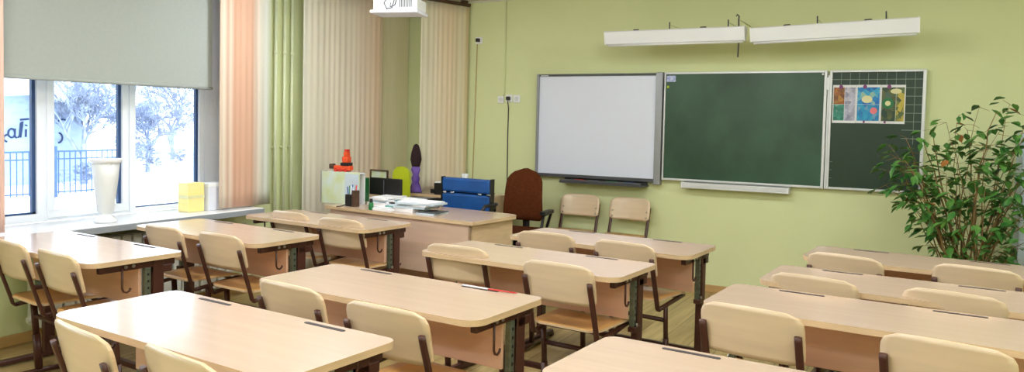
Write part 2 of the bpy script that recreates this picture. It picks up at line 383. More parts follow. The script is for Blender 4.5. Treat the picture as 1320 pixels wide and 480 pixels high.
# ------------------------------------------------------------------ school desk
def make_desk():
    t = thing('school_desk', 'desk', 'desk')
    W, D, Z = 1.2, .5, .74
    bm = nb(); prism(bm, rrect(0, W, -D, 0, (.075, .075, .045, .045)), Z-.024, Z, 'z', 0, 1)
    dt = obj('desktop', bm, ['top', 'edge'], t)
    for x0 in (.205, .80):
        bm = nb(); prism(bm, rrect(x0, x0+.19, -.044, -.026, (.008,)*4, 3), Z-.004, Z+.0015); obj('pencil_groove', bm, 'groove', dt)
    obj('modesty_panel', box(nb(), .07, W-.07, -.215, -.199, .482, .70, .002), 'panel', t)
    for s in (0, 1):
        X = (lambda v: v) if s == 0 else (lambda v: W-v)
        def bx(bm, a, c, *r, **k): a, c = sorted((X(a), X(c))); return box(bm, a, c, *r, **k)
        bm = nb(); bx(bm, .04, .07, -.43, -.03, Z-.064, Z-.024, bev=.004); rl = obj('side_rail', bm, 'brown', t)
        for yy in (-.26, -.30):
            bm = nb(); x1, x2 = X(.039), X(.034); tube(bm, [(x1, yy, Z-.044), (x2, yy, Z-.044)], .009, 8); obj('bolt', bm, 'steel', rl)
        bm = nb(); bx(bm, .035, .075, -.155, -.095, .03, Z-.03, bev=.006); bx(bm, .035, .075, -.155, -.05, Z-.10, Z-.06, bev=.005)
        lg = obj('leg', bm, 'brown', t)
        bm = nb(); bx(bm, .042, .068, -.195, -.163, .44, Z-.064, bev=.003)
        for k in range(6): bx(bm, .0405, .042, -.184, -.174, .46+.035*k, .472+.035*k, mi=1)
        obj('height_strip', bm, ['strip', 'black'], lg, 'grey perforated height adjusting strip')
        bm = nb(); bx(bm, .03, .07, -.205, -.15, .415, .44, bev=.003); obj('strip_bracket', bm, 'brown', lg)
        bm = nb(); tube(bm, [(X(.036), -.175, .45), (X(.03), -.175, .45)], .009, 8); obj('bolt', bm, 'steel', lg)
        bm = nb(); bx(bm, .035, .075, -.46, .02, 0.008, .04, bev=.008)
        bx(bm, .033, .077, -.46, -.43, 0, .02, bev=.003); bx(bm, .033, .077, -.01, .02, 0, .02, bev=.003)
        obj('foot', bm, 'brown', t)
        xx = X(.036); bm = nb()
        tube(bm, [(xx, -.32, Z-.05), (xx, -.32, Z-.15), (xx, -.312, Z-.166), (xx, -.296, Z-.172), (xx, -.282, Z-.165), (xx, -.277, Z-.152)], .0055, 6)
        obj('bag_hook', bm, 'brown', t)
    bm = nb(); box(bm, .07, W-.07, -.14, -.11, .10, .13, .004); obj('cross_bar', bm, 'brown', t)
    return t
DY = -R(4.4407)
desk0 = make_desk()
desks = {
 'A': ((-2.674, 2.097), 'beech double desk in the foreground left, its surface shining with window reflections'),
 'B': ((-2.538, 2.910), 'beech double desk in the middle column with pens left in its right groove'),
 'C': ((-2.386, 3.934), 'beech double desk in the middle column, one place behind the desk nearest the boards'),
 'D': ((-2.269, 4.737), 'beech double desk in the middle column nearest the whiteboard and wall chairs'),
 'E': ((-4.595, 2.813), 'beech double desk by the windowsill beside the white vase'),
 'F': ((-4.427, 3.670), 'beech double desk in the window column, directly behind the vase desk'),
 'G': ((-4.314, 4.466), 'beech double desk in the window column standing right against the teacher desk'),
 'H': ((-0.916, 2.429), 'beech double desk cut off by the bottom edge in the lower middle of the photo'),
 'I': ((-0.739, 3.566), 'largest beech double desk on the right, with two chairs in full view before it'),
 'J': ((-0.631, 4.201), 'beech double desk in the right column, second from the boards'),
 'K': ((-0.547, 5.033), 'beech double desk in the right column nearest the tall leafy plant'),
}
GD = 'double school desks in three columns'
for i, (n, (p, lab)) in enumerate(desks.items()):
    if i == 0:
        desk0.location = (p[0], p[1], 0); desk0.rotation_euler = (0, 0, DY); desk0['label'] = lab; desk0['group'] = GD
    else: dup(desk0, (p[0], p[1], 0), DY, lab, GD)

# ------------------------------------------------------------------ school chair (origin under the top edge of the backrest, +y forward)
def make_chair():
    t = thing('school_chair', 'chair', 'chair')
    # curved plywood backrest
    bm = nb(); Wb = .195; nx = 16; nzz = 10; fr_, bk = [], []
    z0, z1 = .595, .79
    for side, off in ((fr_, .006), (bk, -.006)):
        for j in range(nzz+1):
            v = j/nzz; z = z0+(z1-z0)*v; row = []
            # outline: rounded upper corners, slightly rounded lower ones
            h = z1-z; w = Wb
            r = .055
            if h < r: w = Wb-r+math.sqrt(max(0, r*r-(r-h)**2))
            g2 = z-z0; r2 = .03
            if g2 < r2: w = min(w, Wb-r2+math.sqrt(max(0, r2*r2-(r2-g2)**2)))
            for i in range(nx+1):
                u = -1+2*i/nx; x = u*w
                y = .026*(x/Wb)**2-.016-.22*(z-.66) + off
                zz = z + (.006*(1-u*u) if v > .5 else 0)
                row.append(bm.verts.new((x, y, zz)))
            side.append(row)
    for S in (fr_, bk):
        for r0, r1 in zip(S, S[1:]):
            for i in range(nx):
                f = bm.faces.new((r0[i], r0[i+1], r1[i+1], r1[i])); f.smooth = True
    def rim(P, Q):
        for i in range(len(P)-1):
            f = bm.faces.new((P[i], P[i+1], Q[i+1], Q[i])); f.material_index = 1
    rim(fr_[0], bk[0]); rim(fr_[-1], bk[-1]); rim([r[0] for r in fr_], [r[0] for r in bk]); rim([r[-1] for r in fr_], [r[-1] for r in bk])
    br_ = obj('backrest', bm, ['ply', 'edge'], t)
    for x in (-.165, .165):
        for z in (.625, .675):
            bm = nb(); tube(bm, [(x, .0-.22*(z-.66), z), (x, .02-.22*(z-.66), z)], .006, 8); obj('rivet', bm, 'steel', br_)
    # seat
    bm = nb(); fr2, bk2 = [], []; ny = 14
    for S, off in ((fr2, .006), (bk2, -.006)):
        for j in range(ny+1):
            v = j/ny; y = .045+.375*v; w = .185+.012*v
            e = min(y-.045, .42-y); r = .05
            if e < r: w = w-r+math.sqrt(max(0, r*r-(r-e)**2))
            row = []
            for i in range(9):
                u = -1+2*i/8; z = .468-.010*math.cos(u*PI/2)*math.sin(v*PI) - (.03*((v-.8)/.2)**2 if v > .8 else 0)+off
                row.append(bm.verts.new((u*w, y, z)))
            S.append(row)
    for S in (fr2, bk2):
        for r0, r1 in zip(S, S[1:]):
            for i in range(8):
                f = bm.faces.new((r0[i], r0[i+1], r1[i+1], r1[i])); f.smooth = True
    rim(fr2[0], bk2[0]); rim(fr2[-1], bk2[-1]); rim([r[0] for r in fr2], [r[0] for r in bk2]); rim([r[-1] for r in fr2], [r[-1] for r in bk2])
    obj('seat', bm, ['seat', 'edge'], t)
    for x in (-.180, .180):
        obj('back_post', bar(nb(), x, [(-.028, .712), (-.022, .69), (.052, .46), (.062, .425), (.072, .412), (.09, .412)], .028, .016), 'brown', t)
        obj('seat_rail', bar(nb(), x, [(.075, .412), (.12, .418), (.40, .448)], .024, .022), 'brown', t)
        lg = obj('leg', bar(nb(), x, [(.165, .425), (.18, .20)], .020, .034), 'brown', t); obj('leg_sleeve', bar(nb(), x, [(.178, .23), (.192, .03)], .026, .040), 'brown', lg)
        bm = nb(); tube(bm, [(x, -.03, .016), (x, .19, .024), (x, .40, .016)], .0145, 8); ft = obj('foot', bm, 'brown', t)
        for y in (-.02, .39):
            bm = nb(); tube(bm, [(x, y-.014, .017), (x, y+.014, .017)], .017, 8); obj('foot_cap', bm, 'black', ft)
    bm = nb(); tube(bm, [(-.18, .172, .335), (.18, .172, .335)], .013, 8); obj('cross_bar', bm, 'brown', t)
    bm = nb(); tube(bm, [(-.172, .36, .436), (.172, .36, .436)], .009, 8); obj('seat_bar', bm, 'brown', t)
    return t
chair0 = make_chair()
GC = 'plywood school chairs'
chairs = [
 ((-4.125, 2.257), -3.4, 'light plywood chair at the far left, partly cut off by the photo edge'),
 ((-3.631, 2.201), -2.3, 'light plywood chair before the vase desk, right beside the chair at the photo edge'),
 ((-3.998, 3.063), -1.9, 'light plywood chair nearest the windowsill in the second place of the window column'),
 ((-3.488, 3.043), 0, 'light plywood chair on the aisle side of the second desk from the left window'),
 ((-3.932, 4.036), -1.3, 'pale plywood chair on the window side of the desk touching the teacher desk'),
 ((-3.395, 3.952), 3.8, 'pale plywood chair on the aisle side of the desk touching the teacher desk'),
 ((-2.288, 1.468), -5.9, 'plywood chair at the lower left, seen edge on at the corner of the shiny desk'),
 ((-1.815, 1.453), -4.6, 'plywood chair cut off by the bottom edge before the shiny foreground desk'),
 ((-2.212, 2.284), -3.2, 'plywood chair at the left end of the desk with the pens'),
 ((-1.672, 2.2), -.5, 'plywood chair in the lower centre, right half of the desk with the pens'),
 ((-2.181, 3.477), 3.5, 'plywood chair standing behind the desk with the pens, left of the amber seated chair'),
 ((-1.515, 3.326), -1.4, 'plywood chair with its amber seat fully visible in the centre aisle'),
 ((-2.012, 4.214), 4, 'plywood chair at the left half of the front middle desk, before the brown office chair'),
 ((-1.476, 4.141), -5, 'plywood chair at the right half of the front middle desk near the whiteboard'),
 ((-0.345, 4.42), -9, 'plywood chair at the left half of the desk nearest the plant'),
 ((0.255, 4.43), -7, 'plywood chair at the right half of the desk nearest the plant'),
 ((-0.415, 3.69), -6, 'plywood chair at the left half of the second right column desk'),
 ((0.135, 3.67), -6, 'plywood chair at the right half of the second right column desk'),
 ((-0.54, 2.92), -5, 'plywood chair at the left half of the largest right column desk'),
 ((0.09, 2.80), -7, 'largest plywood chair back in the lower right corner of the photo'),
 ((-2.834, 6.655), 180, 'plywood chair against the green wall below the whiteboard, left one of the pair'),
 ((-2.334, 6.635), 177, 'plywood chair against the green wall below the whiteboard, right one of the pair'),
]
for i, (p, a, lab) in enumerate(chairs):
    rz = R(a)+(DY if abs(a) < 90 else 0)
    if i == 0:
        chair0.location = (*p, 0); chair0.rotation_euler = (0, 0, rz); chair0['label'] = lab; chair0['group'] = GC
    else: dup(chair0, (*p, 0), rz, lab, GC)

# pens on desk B
def pen(x, y, a, m, lab):
    bm = nb(); tube(bm, [(-.07, 0, 0), (.055, 0, 0), (.07, 0, 0)], [.0035, .0035, .001], 6)
    o = obj('pen', bm, m); tag(o, lab, 'pen', (x, y, .747), a, 'pens in the desk groove')
pen(-1.665, 2.80, DY, 'white', 'white pen lying in the right pencil groove of the centre desk')
pen(-1.53, 2.793, DY+.06, 'red', 'thin red pen beside the white pen on the centre desk')

# ------------------------------------------------------------------ boards on the back wall
def frame(bm, x0, x1, z0, z1, w, y0, y1, wl=None, wr=None):
    wl = wl or w; wr = wr or w
    box(bm, x0, x0+wl, y0, y1, z0, z1, .003); box(bm, x1-wr, x1, y0, y1, z0, z1, .003)
    box(bm, x0+wl, x1-wr, y0, y1, z0, z0+w, .003); box(bm, x0+wl, x1-wr, y0, y1, z1-w, z1, .003)
    return bm
t = thing('whiteboard', 'large interactive whiteboard in a grey frame on the green wall', 'whiteboard', (-2.70, YB, .945))
w, h = .626, .985
obj('writing_surface', box(nb(), -w+.02, w-.05, -.055, -.03, .02, h-.02), 'wb', t)
obj('side_frame', box(nb(), -w, -w+.022, -.08, 0, 0, h, .004), 'grey', t); obj('side_frame', box(nb(), w-.062, w, -.08, 0, -.02, h+.005, .004), 'grey', t)
obj('cross_frame', box(nb(), -w+.022, w-.062, -.072, 0, h-.022, h-.002, .003), 'darkgrey', t, 'dark grey top bar'); obj('cross_frame', box(nb(), -w+.022, w-.062, -.075, 0, 0, .03, .003), 'darkgrey', t, 'dark grey bottom bar')
bm = nb(); box(bm, -w+.04, -w+.12, -.0735, -.072, h-.02, h-.012); obj('badge', bm, 'alu', t)
tray = thing('pen_tray', 'grey pen tray under the whiteboard holding coloured markers', 'tray', (-2.62, YB, .90))
bm = nb(); prism(bm, rrect(-.42, .42, -.165, 0, (.04, .04, .005, .005), 4), 0, .012); box(bm, -.40, .40, -.165, -.155, .012, .035, .004); box(bm, -.41, .41, -.02, 0, .012, .045)
obj('shelf', bm, 'darkgrey', tray)
for x, m, n in ((-.22, 'red', 'red'), (-.08, 'grey', 'grey'), (.1, 'green', 'green'), (.27, 'bluefab', 'blue')):
    bm = nb(); tube(bm, [(-.06, 0, 0), (.03, 0, 0), (.06, 0, 0)], [.011, .011, .007], 8)
    o = obj('marker', bm, m); tag(o, n+' marker lying in the tray under the whiteboard', 'marker', (-2.62+x, YB-.09, .9235), 0, 'markers in the whiteboard tray')

t = thing('chalkboard', 'wide dark green chalkboard in a white frame, middle of the three boards', 'chalkboard', (-1.388, YB, .972))
w, h = .677, .962
obj('writing_surface', box(nb(), -w+.01, w-.01, -.045, -.02, .01, h-.01), 'chalk', t)
obj('frame', frame(nb(), -w, w, 0, h, .018, -.06, 0, .014, .022), 'alu', t)
bm = nb(); box(bm, -w+.018, -w+.10, -.048, -.045, h-.085, h-.03); obj('sticker', bm, 'sticker', t)
bm = nb(); tube(bm, [(-w+.035, -.045, h-.13), (-w+.035, -.056, h-.13)], .011, 8); o = obj('magnet', bm, 'lime', t, 'small yellow magnet')
bm = nb(); tube(bm, [(w-.035, -.045, h-.03), (w-.035, -.056, h-.03)], .008, 8); obj('magnet', bm, 'white', t, 'small white magnet')
t2 = thing('chalk_tray', 'white chalk tray fixed below the wide chalkboard', 'tray', (-1.42, YB, .915))
bm = nb(); box(bm, -.45, .45, -.11, 0, 0, .012, .003); box(bm, -.45, .45, -.11, -.10, .012, .05, .003); box(bm, -.45, .45, -.012, 0, .012, .055, .002); obj('trough', bm, 'alu', t2)
for q in (-.447, .447): obj('end_cap', box(nb(), q-.005, q+.005, -.112, 0, 0, .055, .003), 'white', t2)

t = thing('chalkboard', 'narrow green chalkboard wing with a white ruled grid and pictures pinned on it', 'chalkboard', (-.347, YB, .972))
w, h = .345, .962
obj('writing_surface', box(nb(), -w+.01, w-.01, -.045, -.02, .01, h-.01), 'chalk2', t)
obj('frame', frame(nb(), -w, w, 0, h, .018, -.06, 0, .02, .024), 'alu', t)
bm = nb(); k = -w+.085
while k < w-.03: box(bm, k-.0014, k+.0014, -.0465, -.045, h-.40 if k < w-.13 else .38, h-.02); k += .066
obj('grid_lines', bm, 'line', t); bm = nb()
for j in range(8): box(bm, -w+.02 if j < 4 else w-.16, w-.024, -.0465, -.045, h-.075-.066*j-.0018, h-.075-.066*j+.0018)
obj('grid_lines', bm, 'line', t); bm = nb()
for j in range(3): box(bm, -w+.02, -w+.04, -.0465, -.045, .09+.066*j, .093+.066*j)
obj('grid_lines', bm, 'line', t)
bm = nb(); box(bm, -w-.014, -w-.002, -.05, 0, .0, h-.04); box(bm, -w-.02, -w+.004, -.068, -.06, h-.16, h-.06, .002); obj('hinge', bm, 'alu', t)

# pictures: three sheets with coloured prints
def print_mat(name, cols, sc):
    m = bpy.data.materials.new(name); m.use_nodes = True; nt = m.node_tree; b = nt.nodes['Principled BSDF']; b.inputs['Roughness'].default_value = .5
    tc = nt.nodes.new('ShaderNodeTexCoord'); v = nt.nodes.new('ShaderNodeTexVoronoi'); v.inputs['Scale'].default_value = sc
    n = nt.nodes.new('ShaderNodeTexNoise'); n.inputs['Scale'].default_value = 14; n.inputs['Detail'].default_value = 4
    s = nt.nodes.new('ShaderNodeSeparateColor'); a = nt.nodes.new('ShaderNodeMath'); a.operation = 'ADD'; a2 = nt.nodes.new('ShaderNodeMath'); a2.operation = 'MULTIPLY'; a2.inputs[1].default_value = .6
    r = nt.nodes.new('ShaderNodeValToRGB'); cr = r.color_ramp
    cr.elements[0].position = .1; cr.elements[0].color = lin(cols[0])+(1,); cr.elements[1].position = .95; cr.elements[1].color = lin(cols[-1])+(1,)
    for i, c in enumerate(cols[1:-1]): e = cr.elements.new(.1+.85*(i+1)/(len(cols)-1)); e.color = lin(c)+(1,)
    L = nt.links.new; L(tc.outputs['Object'], v.inputs['Vector']); L(tc.outputs['Object'], n.inputs['Vector']); L(v.outputs['Color'], s.inputs[0])
    L(s.outputs[0], a2.inputs[0]); L(a2.outputs[0], a.inputs[0])
    m3 = nt.nodes.new('ShaderNodeMath'); m3.operation = 'MULTIPLY'; m3.inputs[1].default_value = .5; L(n.outputs['Fac'], m3.inputs[0]); L(m3.outputs[0], a.inputs[1])
    L(a.outputs[0], r.inputs[0]); L(r.outputs[0], b.inputs['Base Color']); return m
M['p1a'] = print_mat('print_orange', [(60, 34, 20), (170, 100, 40), (110, 70, 40), (220, 160, 70)], 34)
M['p1b'] = print_mat('print_greyviolet', [(90, 90, 130), (190, 190, 210), (130, 130, 160), (230, 225, 235)], 26)
M['p1c'] = print_mat('print_teal', [(10, 60, 50), (60, 150, 130), (20, 100, 90), (150, 210, 190)], 40)
M['p2a'] = print_mat('print_blue', [(10, 60, 140), (10, 110, 190), (30, 160, 210), (180, 200, 150)], 30)
M['p2b'] = print_mat('print_aqua', [(0, 80, 150), (10, 130, 190), (40, 160, 200), (200, 150, 170)], 32)
M['p3a'] = print_mat('print_darkgreen', [(8, 30, 26), (20, 60, 46), (90, 96, 44), (50, 96, 96)], 30)
M['p3b'] = print_mat('print_olive', [(60, 60, 30), (200, 180, 70), (90, 110, 60), (40, 50, 50)], 26)
M['pg'] = mat('print_disc_green', (20, 110, 60), .5); M['pc'] = mat('print_cream', (226, 220, 170), .5); M['por'] = mat('print_pink', (232, 120, 130), .5)
def sheet(x, lab, parts, dz):
    t = thing('picture_sheet', lab, 'picture', (x, YB-.049, 1.51+dz), 0, 'pictures pinned on the chalkboard wing')
    obj('paper', box(nb(), -.087, .087, -.0015, 0, 0, .305), 'paper', t)
    for (a, c, z0, z1, m) in parts: obj('print', box(nb(), a, c, -.0022, -.0014, z0, z1), m, t)
    return t
s1 = sheet(-.578, 'left picture sheet with orange, grey and teal prints', [(-.08, .0, .15, .285, 'p1a'), (.003, .08, .15, .285, 'p1b'), (-.08, .0, .02, .148, 'p1c'), (.003, .08, .02, .148, 'p1b')], 0)
s2 = sheet(-.403, 'middle picture sheet printed bright blue with pink and cream spots', [(-.08, .08, .15, .285, 'p2a'), (-.08, .08, .02, .148, 'p2b')], .001)
s3 = sheet(-.228, 'right picture sheet printed dark green and olive', [(-.08, .02, .02, .285, 'p3a'), (.022, .08, .02, .285, 'p3b')], .0)
def disc(p, x, z, r, m, sx=1):
    bm = nb(); prism(bm, [(x+r*sx*math.cos(2*PI*k/20), z+r*math.sin(2*PI*k/20)) for k in range(20)], -.003, -.0018, 'y'); obj('print_spot', bm, m, p)
disc(s3, -.035, .16, .042, 'pg'); bm = nb(); 
disc(s2, -.01, .19, .03, 'pc', 1.3); disc(s2, .04, .10, .026, 'por'); disc(s3, .02, .255, .02, 'pc', 2)
bm = nb(); prism(bm, [(-.035+.02*math.cos(2*PI*k/16), .16+.02*math.sin(2*PI*k/16)) for k in range(16)], -.0042, -.0028, 'y'); obj('print_spot', bm, 'pc', s3)
for x, z, lab in ((-.605, 1.80, 'purple magnet at top of the left picture sheet'), (-.43, 1.80, 'purple magnet at top of the blue picture sheet'), (-.257, 1.80, 'purple magnet at top of the dark green picture sheet'), (-.43, 1.522, 'dark magnet at bottom of the blue picture sheet'), (-.28, 1.522, 'dark magnet at bottom of the dark green picture sheet')):
    bm = nb(); q = .014 if z > 1.7 else .008; tube(bm, [(0, 0, 0), (0, -.009, 0)], q, 12); bmesh.ops.scale(bm, vec=(1, 1, 1.2), verts=bm.verts[:])
    o = obj('magnet', bm, 'magenta'); tag(o, lab, 'magnet', (x, YB-.0525, z), group='magnets holding the pictures')

# board lamps
def board_lamp(xc, zc, rot, lab):
    t = thing('board_lamp', lab, 'lamp', (xc, 6.25, zc), 0, 'board lamps'); t.rotation_euler = (0, rot, 0)
    bm = nb(); prism(bm, [(-.03, -.05), (-.055, .05), (-.045, .058), (.045, .058), (.055, .05), (.03, -.05)], -.585, .585, 'x')
    obj('reflector', bm, 'lampwhite', t)
    for s in (-1, 1): obj('end_cap', prism(nb(), [(-.034, -.054), (-.059, .052), (-.047, .061), (.047, .061), (.059, .052), (.034, -.054)], s*.583-.006, s*.583+.006, 'x'), 'white', t)
    bm = nb(); tube(bm, [(-.57, 0, -.056), (.57, 0, -.056)], .013, 10); obj('tube', bm, 'white', t)
    for x in (-.03 if xc < -1.5 else -.1, .37 if xc > -1.5 else .45):
        bm = nb(); tube(bm, [(x, .5, .10), (x, .0, .10)], .004, 6); obj('wall_arm', bm, 'wall', t, 'green painted arm'); bm = nb(); tube(bm, [(x, 0, .12), (x, 0, .055)], .005, 6); obj('hanger', bm, 'darkgrey', t)
    for x in (-.32, .25):
        bm = nb(); tube(bm, [(x-.03, 0, .058), (x-.02, 0, .068), (x+.02, 0, .068), (x+.03, 0, .058)], .005, 6); obj('clip', bm, 'black', t)
board_lamp(-1.868, 2.197, 0, 'left long white lamp hanging over the whiteboard and chalkboard')
board_lamp(-.648, 2.197, -R(1.6), 'right long white lamp hanging over the chalkboard, tilted up to the right')
bm = nb(); tube(bm, [(0, 0, 0), (.004, .002, .16), (-.003, 0, .30), (.0, 0, .325), (-.012, -.01, .34), (-.02, -.01, .325)], .006, 6)
o = obj('lamp_cord', bm, 'darkgrey'); tag(o, 'dark cord hanging down between the two board lamps', 'cord', (-1.345, 6.30, 2.02))
bm = nb(); tube(bm, [(0, 0, 0), (0, .44, 0)], .005, 6); o.data.materials; oo = obj('cord_arm', bm, 'wall', o); oo.location = (0, 0, .3)

# sockets and cables
def plate(x, z, w_, h_, lab, name='wall_socket', extra=None):
    t = thing(name, lab, 'socket', (x, YB, z), 0)
    obj('faceplate', box(nb(), -w_/2, w_/2, -.012, 0, -h_/2, h_/2, .004), 'white', t)
    if extra: extra(t)
    return t
def blackplug(t):
    bm = nb(); box(bm, -.018, .018, -.05, -.012, -.018, .018, .006); obj('plug', bm, 'black', t)
def hole(x):
    def f(t):
        bm = nb(); tube(bm, [(x, -.012, 0), (x, -.016, 0)], .022, 16); obj('socket_ring', bm, 'alu', t)
    return f
plate(-4.03, 2.285, .08, .07, 'small white box with a black plug high on the wall by the curtain', extra=blackplug)
plate(-3.76, 1.685, .07, .07, 'round white wall socket left of the plugged one', extra=hole(0))
plate(-3.665, 1.697, .075, .075, 'white wall socket with a black plug and cable', extra=blackplug)
plate(-3.58, 1.693, .075, .075, 'white wall socket right of the black plug, nearest the whiteboard', extra=hole(0))
def cable(name, pts, r, m, lab):
    base = Vector(pts[-1] if pts[-1][2] < pts[0][2] else pts[0]); bm = nb(); tube(bm, [Vector(p)-base for p in pts], r, 6)
    o = obj(name, bm, m); tag(o, lab, 'cable', base)
cable('power_cable', [(-3.665, YB-.045, 1.68), (-3.67, YB-.01, 1.6), (-3.675, YB-.006, 1.3), (-3.67, YB-.006, .9), (-3.68, YB-.008, .6), (-3.68, YB-.01, .02)], .005, 'black', 'thin black cable hanging from the plugged wall socket to the floor')
cable('cable_duct', [(-3.72, YB-.008, 2.67), (-3.72, YB-.008, 1.75), (-3.735, YB-.008, 1.725)], .007, 'duct' if 'duct' in M else 'wall', 'thin painted cable duct running down from the ceiling')
cable('wire', [(-4.05, YB-.006, 2.25), (-4.06, YB-.006, 1.6), (-4.075, YB-.006, .9), (-4.08, YB-.006, .03)], .0035, 'base', 'thin pale wire running down the wall beside the corner curtain')

# ------------------------------------------------------------------ projector
t = thing('projector', 'white projector with dangling cables hanging from the ceiling', 'projector', (-3.365, 4.5, 2.235), R(16)); t.scale = (.86, .86, .86)
bm = nb(); box(bm, -.18, .20, -.12, .12, 0, .095, .014); obj('housing', bm, 'white', t)
bm = nb(); box(bm, -.205, .21, -.135, .14, -.028, -.002, .008); obj('base_plate', bm, 'lav', t)
bm = nb()
for k in range(8): box(bm, .05+.014*k, .058+.014*k, -.124, -.118, .02, .085)
obj('vent_grille', bm, 'darkgrey', t)
bm = nb(); box(bm, -.165, -.09, -.124, -.119, .02, .08, .002); obj('connector_panel', bm, 'cabinet', t)
bm = nb(); tube(bm, [(-.06, -.12, .09), (-.07, -.16, .05), (-.04, -.17, .0), (.0, -.16, .01), (.01, -.14, .07), (-.02, -.13, .11), (0, -.05, .2), (0, 0, .3)], .007, 6)
tube(bm, [(-.03, -.12, .06), (-.02, -.15, .02), (.02, -.15, .03), (.03, -.13, .09), (.01, -.03, .25)], .006, 6); obj('cable', bm, 'black', t)
bm = nb(); tube(bm, [(0, 0, .12), (0, 0, .516)], .022, 12); box(bm, -.09, .09, -.09, .09, .506, .517); box(bm, -.12, .12, -.06, .06, .095, .12, .004); obj('ceiling_mount', bm, 'white', t)
bm = nb(); tube(bm, [(.08, .12, .045), (.08, .15, .045)], .032, 16); obj('lens', bm, 'black', t)

# ------------------------------------------------------------------ teacher's desk
TA = -R(6.8)
t = thing('teacher_desk', 'large beech teacher desk covered with papers, its wide front panel facing the class', 'desk', (-4.22, 4.70, 0), TA)
TW, TD, TZ = 1.50, .60, .76
bm = nb(); prism(bm, rrect(0, TW, -.0, TD, (.01, .01, .09, .01)), TZ-.026, TZ, 'z', 0, 1); obj('desktop', bm, ['top', 'edge'], t)
obj('front_panel', box(nb(), .03, TW-.035, .03, .048, .35, TZ-.026), 'panelt' if 'panelt' in M else 'panel', t)
obj('side_panel', box(nb(), TW-.055, TW-.035, .03, TD-.06, .0, TZ-.026), 'edge', t); obj('side_panel', box(nb(), .02, .04, .05, TD-.04, 0, TZ-.026), 'edge', t)
obj('back_rail', box(nb(), .04, TW-.055, .32, .336, .08, .35), 'panel', t)
bm = nb(); box(bm, TW-.33, TW-.055, .10, .50, .10, TZ-.03); ped = obj('drawer_unit', bm, 'panel', t)
for k in range(3):
    bm = nb(); box(bm, TW-.325, TW-.06, .50, .515, .12+.205*k, .31+.205*k, .003); d = obj('drawer_front', bm, 'edge', ped)
def TP(u, v): c, s = math.cos(TA), math.sin(TA); return (-4.22+c*u-s*v, 4.70+s*u+c*v)

# side table by the back wall
t = thing('side_table', 'beech side table with a pale grey front standing along the back wall', 'table', (-4.42, 6.0, 0), 0)
bm = nb(); prism(bm, rrect(0, .90, 0, .55, (.02, .02, .02, .02), 3), .735, .76, 'z', 0, 1); obj('tabletop', bm, ['top', 'edge'], t)
obj('front_panel', box(nb(), .02, .62, .02, .035, .3, .735), 'lav', t, 'pale grey front panel'); obj('door', box(nb(), .63, .88, .02, .036, .08, .73, .003), 'edge', t)
obj('side_panel', box(nb(), .0, .018, .02, .53, 0, .735), 'edge', t); obj('side_panel', box(nb(), .882, .90, .02, .53, 0, .735), 'edge', t)

# things on the teacher's desk --------------------------------------------------
x, y = TP(.16, .14)
t = thing('map_folder', 'tall folded card with a pale green and yellow map, standing on the teacher desk', 'folder', (-4.20, 4.86, TZ), R(4))
bm = nb(); box(bm, -.19, .19, -.004, .004, 0, .262); obj('map_cover', bm, 'map', t)
bm = nb(); box(bm, -.195, -.185, -.004, .07, 0, .262); obj('folded_edge', bm, 'grey', t)
bm = nb(); box(bm, .05, .185, -.006, -.004, .0, .25); obj('blue_page', bm, 'paperb', t)
bm = nb(); box(bm, -.19, .19, .07, .078, 0, .255); box(bm, -.19, .19, .0, .078, .25, .258); obj('back_cover', bm, 'paper', t)
t = thing('toy_vehicle', 'orange and red toy digger standing on top of the map card', 'toy', (-4.21, 4.895, TZ+.262), R(5))
bm = nb(); box(bm, -.07, .09, -.03, .03, .012, .05, .008); obj('body', bm, 'orange', t)
bm = nb(); box(bm, .0, .08, -.032, .032, .05, .075, .004); obj('cab_band', bm, 'black', t)
bm = nb(); box(bm, .012, .07, -.028, .028, .075, .125, .008); box(bm, .025, .06, -.024, .024, .125, .165, .006); obj('tower', bm, 'orange', t)
bm = nb(); box(bm, .03, .058, -.02, .02, .165, .185, .004); obj('beacon', bm, 'red', t)
for xx in (-.045, .0, .05):
    bm = nb(); tube(bm, [(xx, -.035, .014), (xx, .035, .014)], .014, 12); obj('wheel', bm, 'red', t)
bm = nb(); box(bm, -.115, -.07, -.028, .028, .02, .048, .006); tube(bm, [(-.1, -.03, .05), (-.1, .03, .05)], .012, 8); obj('shovel', bm, 'darkwood', t)

t = thing('pen_cup', 'dark square pen cup full of pens beside the map card', 'cup', (-4.0, 4.775, TZ), R(-10))
bm = nb(); box(bm, -.055, .02, -.03, .03, 0, .095, .004); obj('cup_body', bm, 'black', t)
bm = nb(); box(bm, .022, .052, -.028, .03, 0, .13, .003); obj('wooden_section', bm, 'darkwood', t)
for k, (a, m) in enumerate(((-.04, 'bluefab'), (-.025, 'white'), (-.01, 'bluefab'), (.005, 'paperb'), (-.03, 'green'), (.035, 'red'))):
    bm = nb(); tube(bm, [(a, 0, .02), (a+(-.01, .008, 0, .012, -.004, .0)[k], .01*(k % 3-1), .155+.008*(k % 3))], .005, 6); obj('pen', bm, m, t)
cable('short_cable', [(-4.035, 4.74, .775), (-4.045, 4.70, .765), (-4.06, 4.655, .764)], .004, 'black', 'short black lead curling from the pen cup over the desk edge')

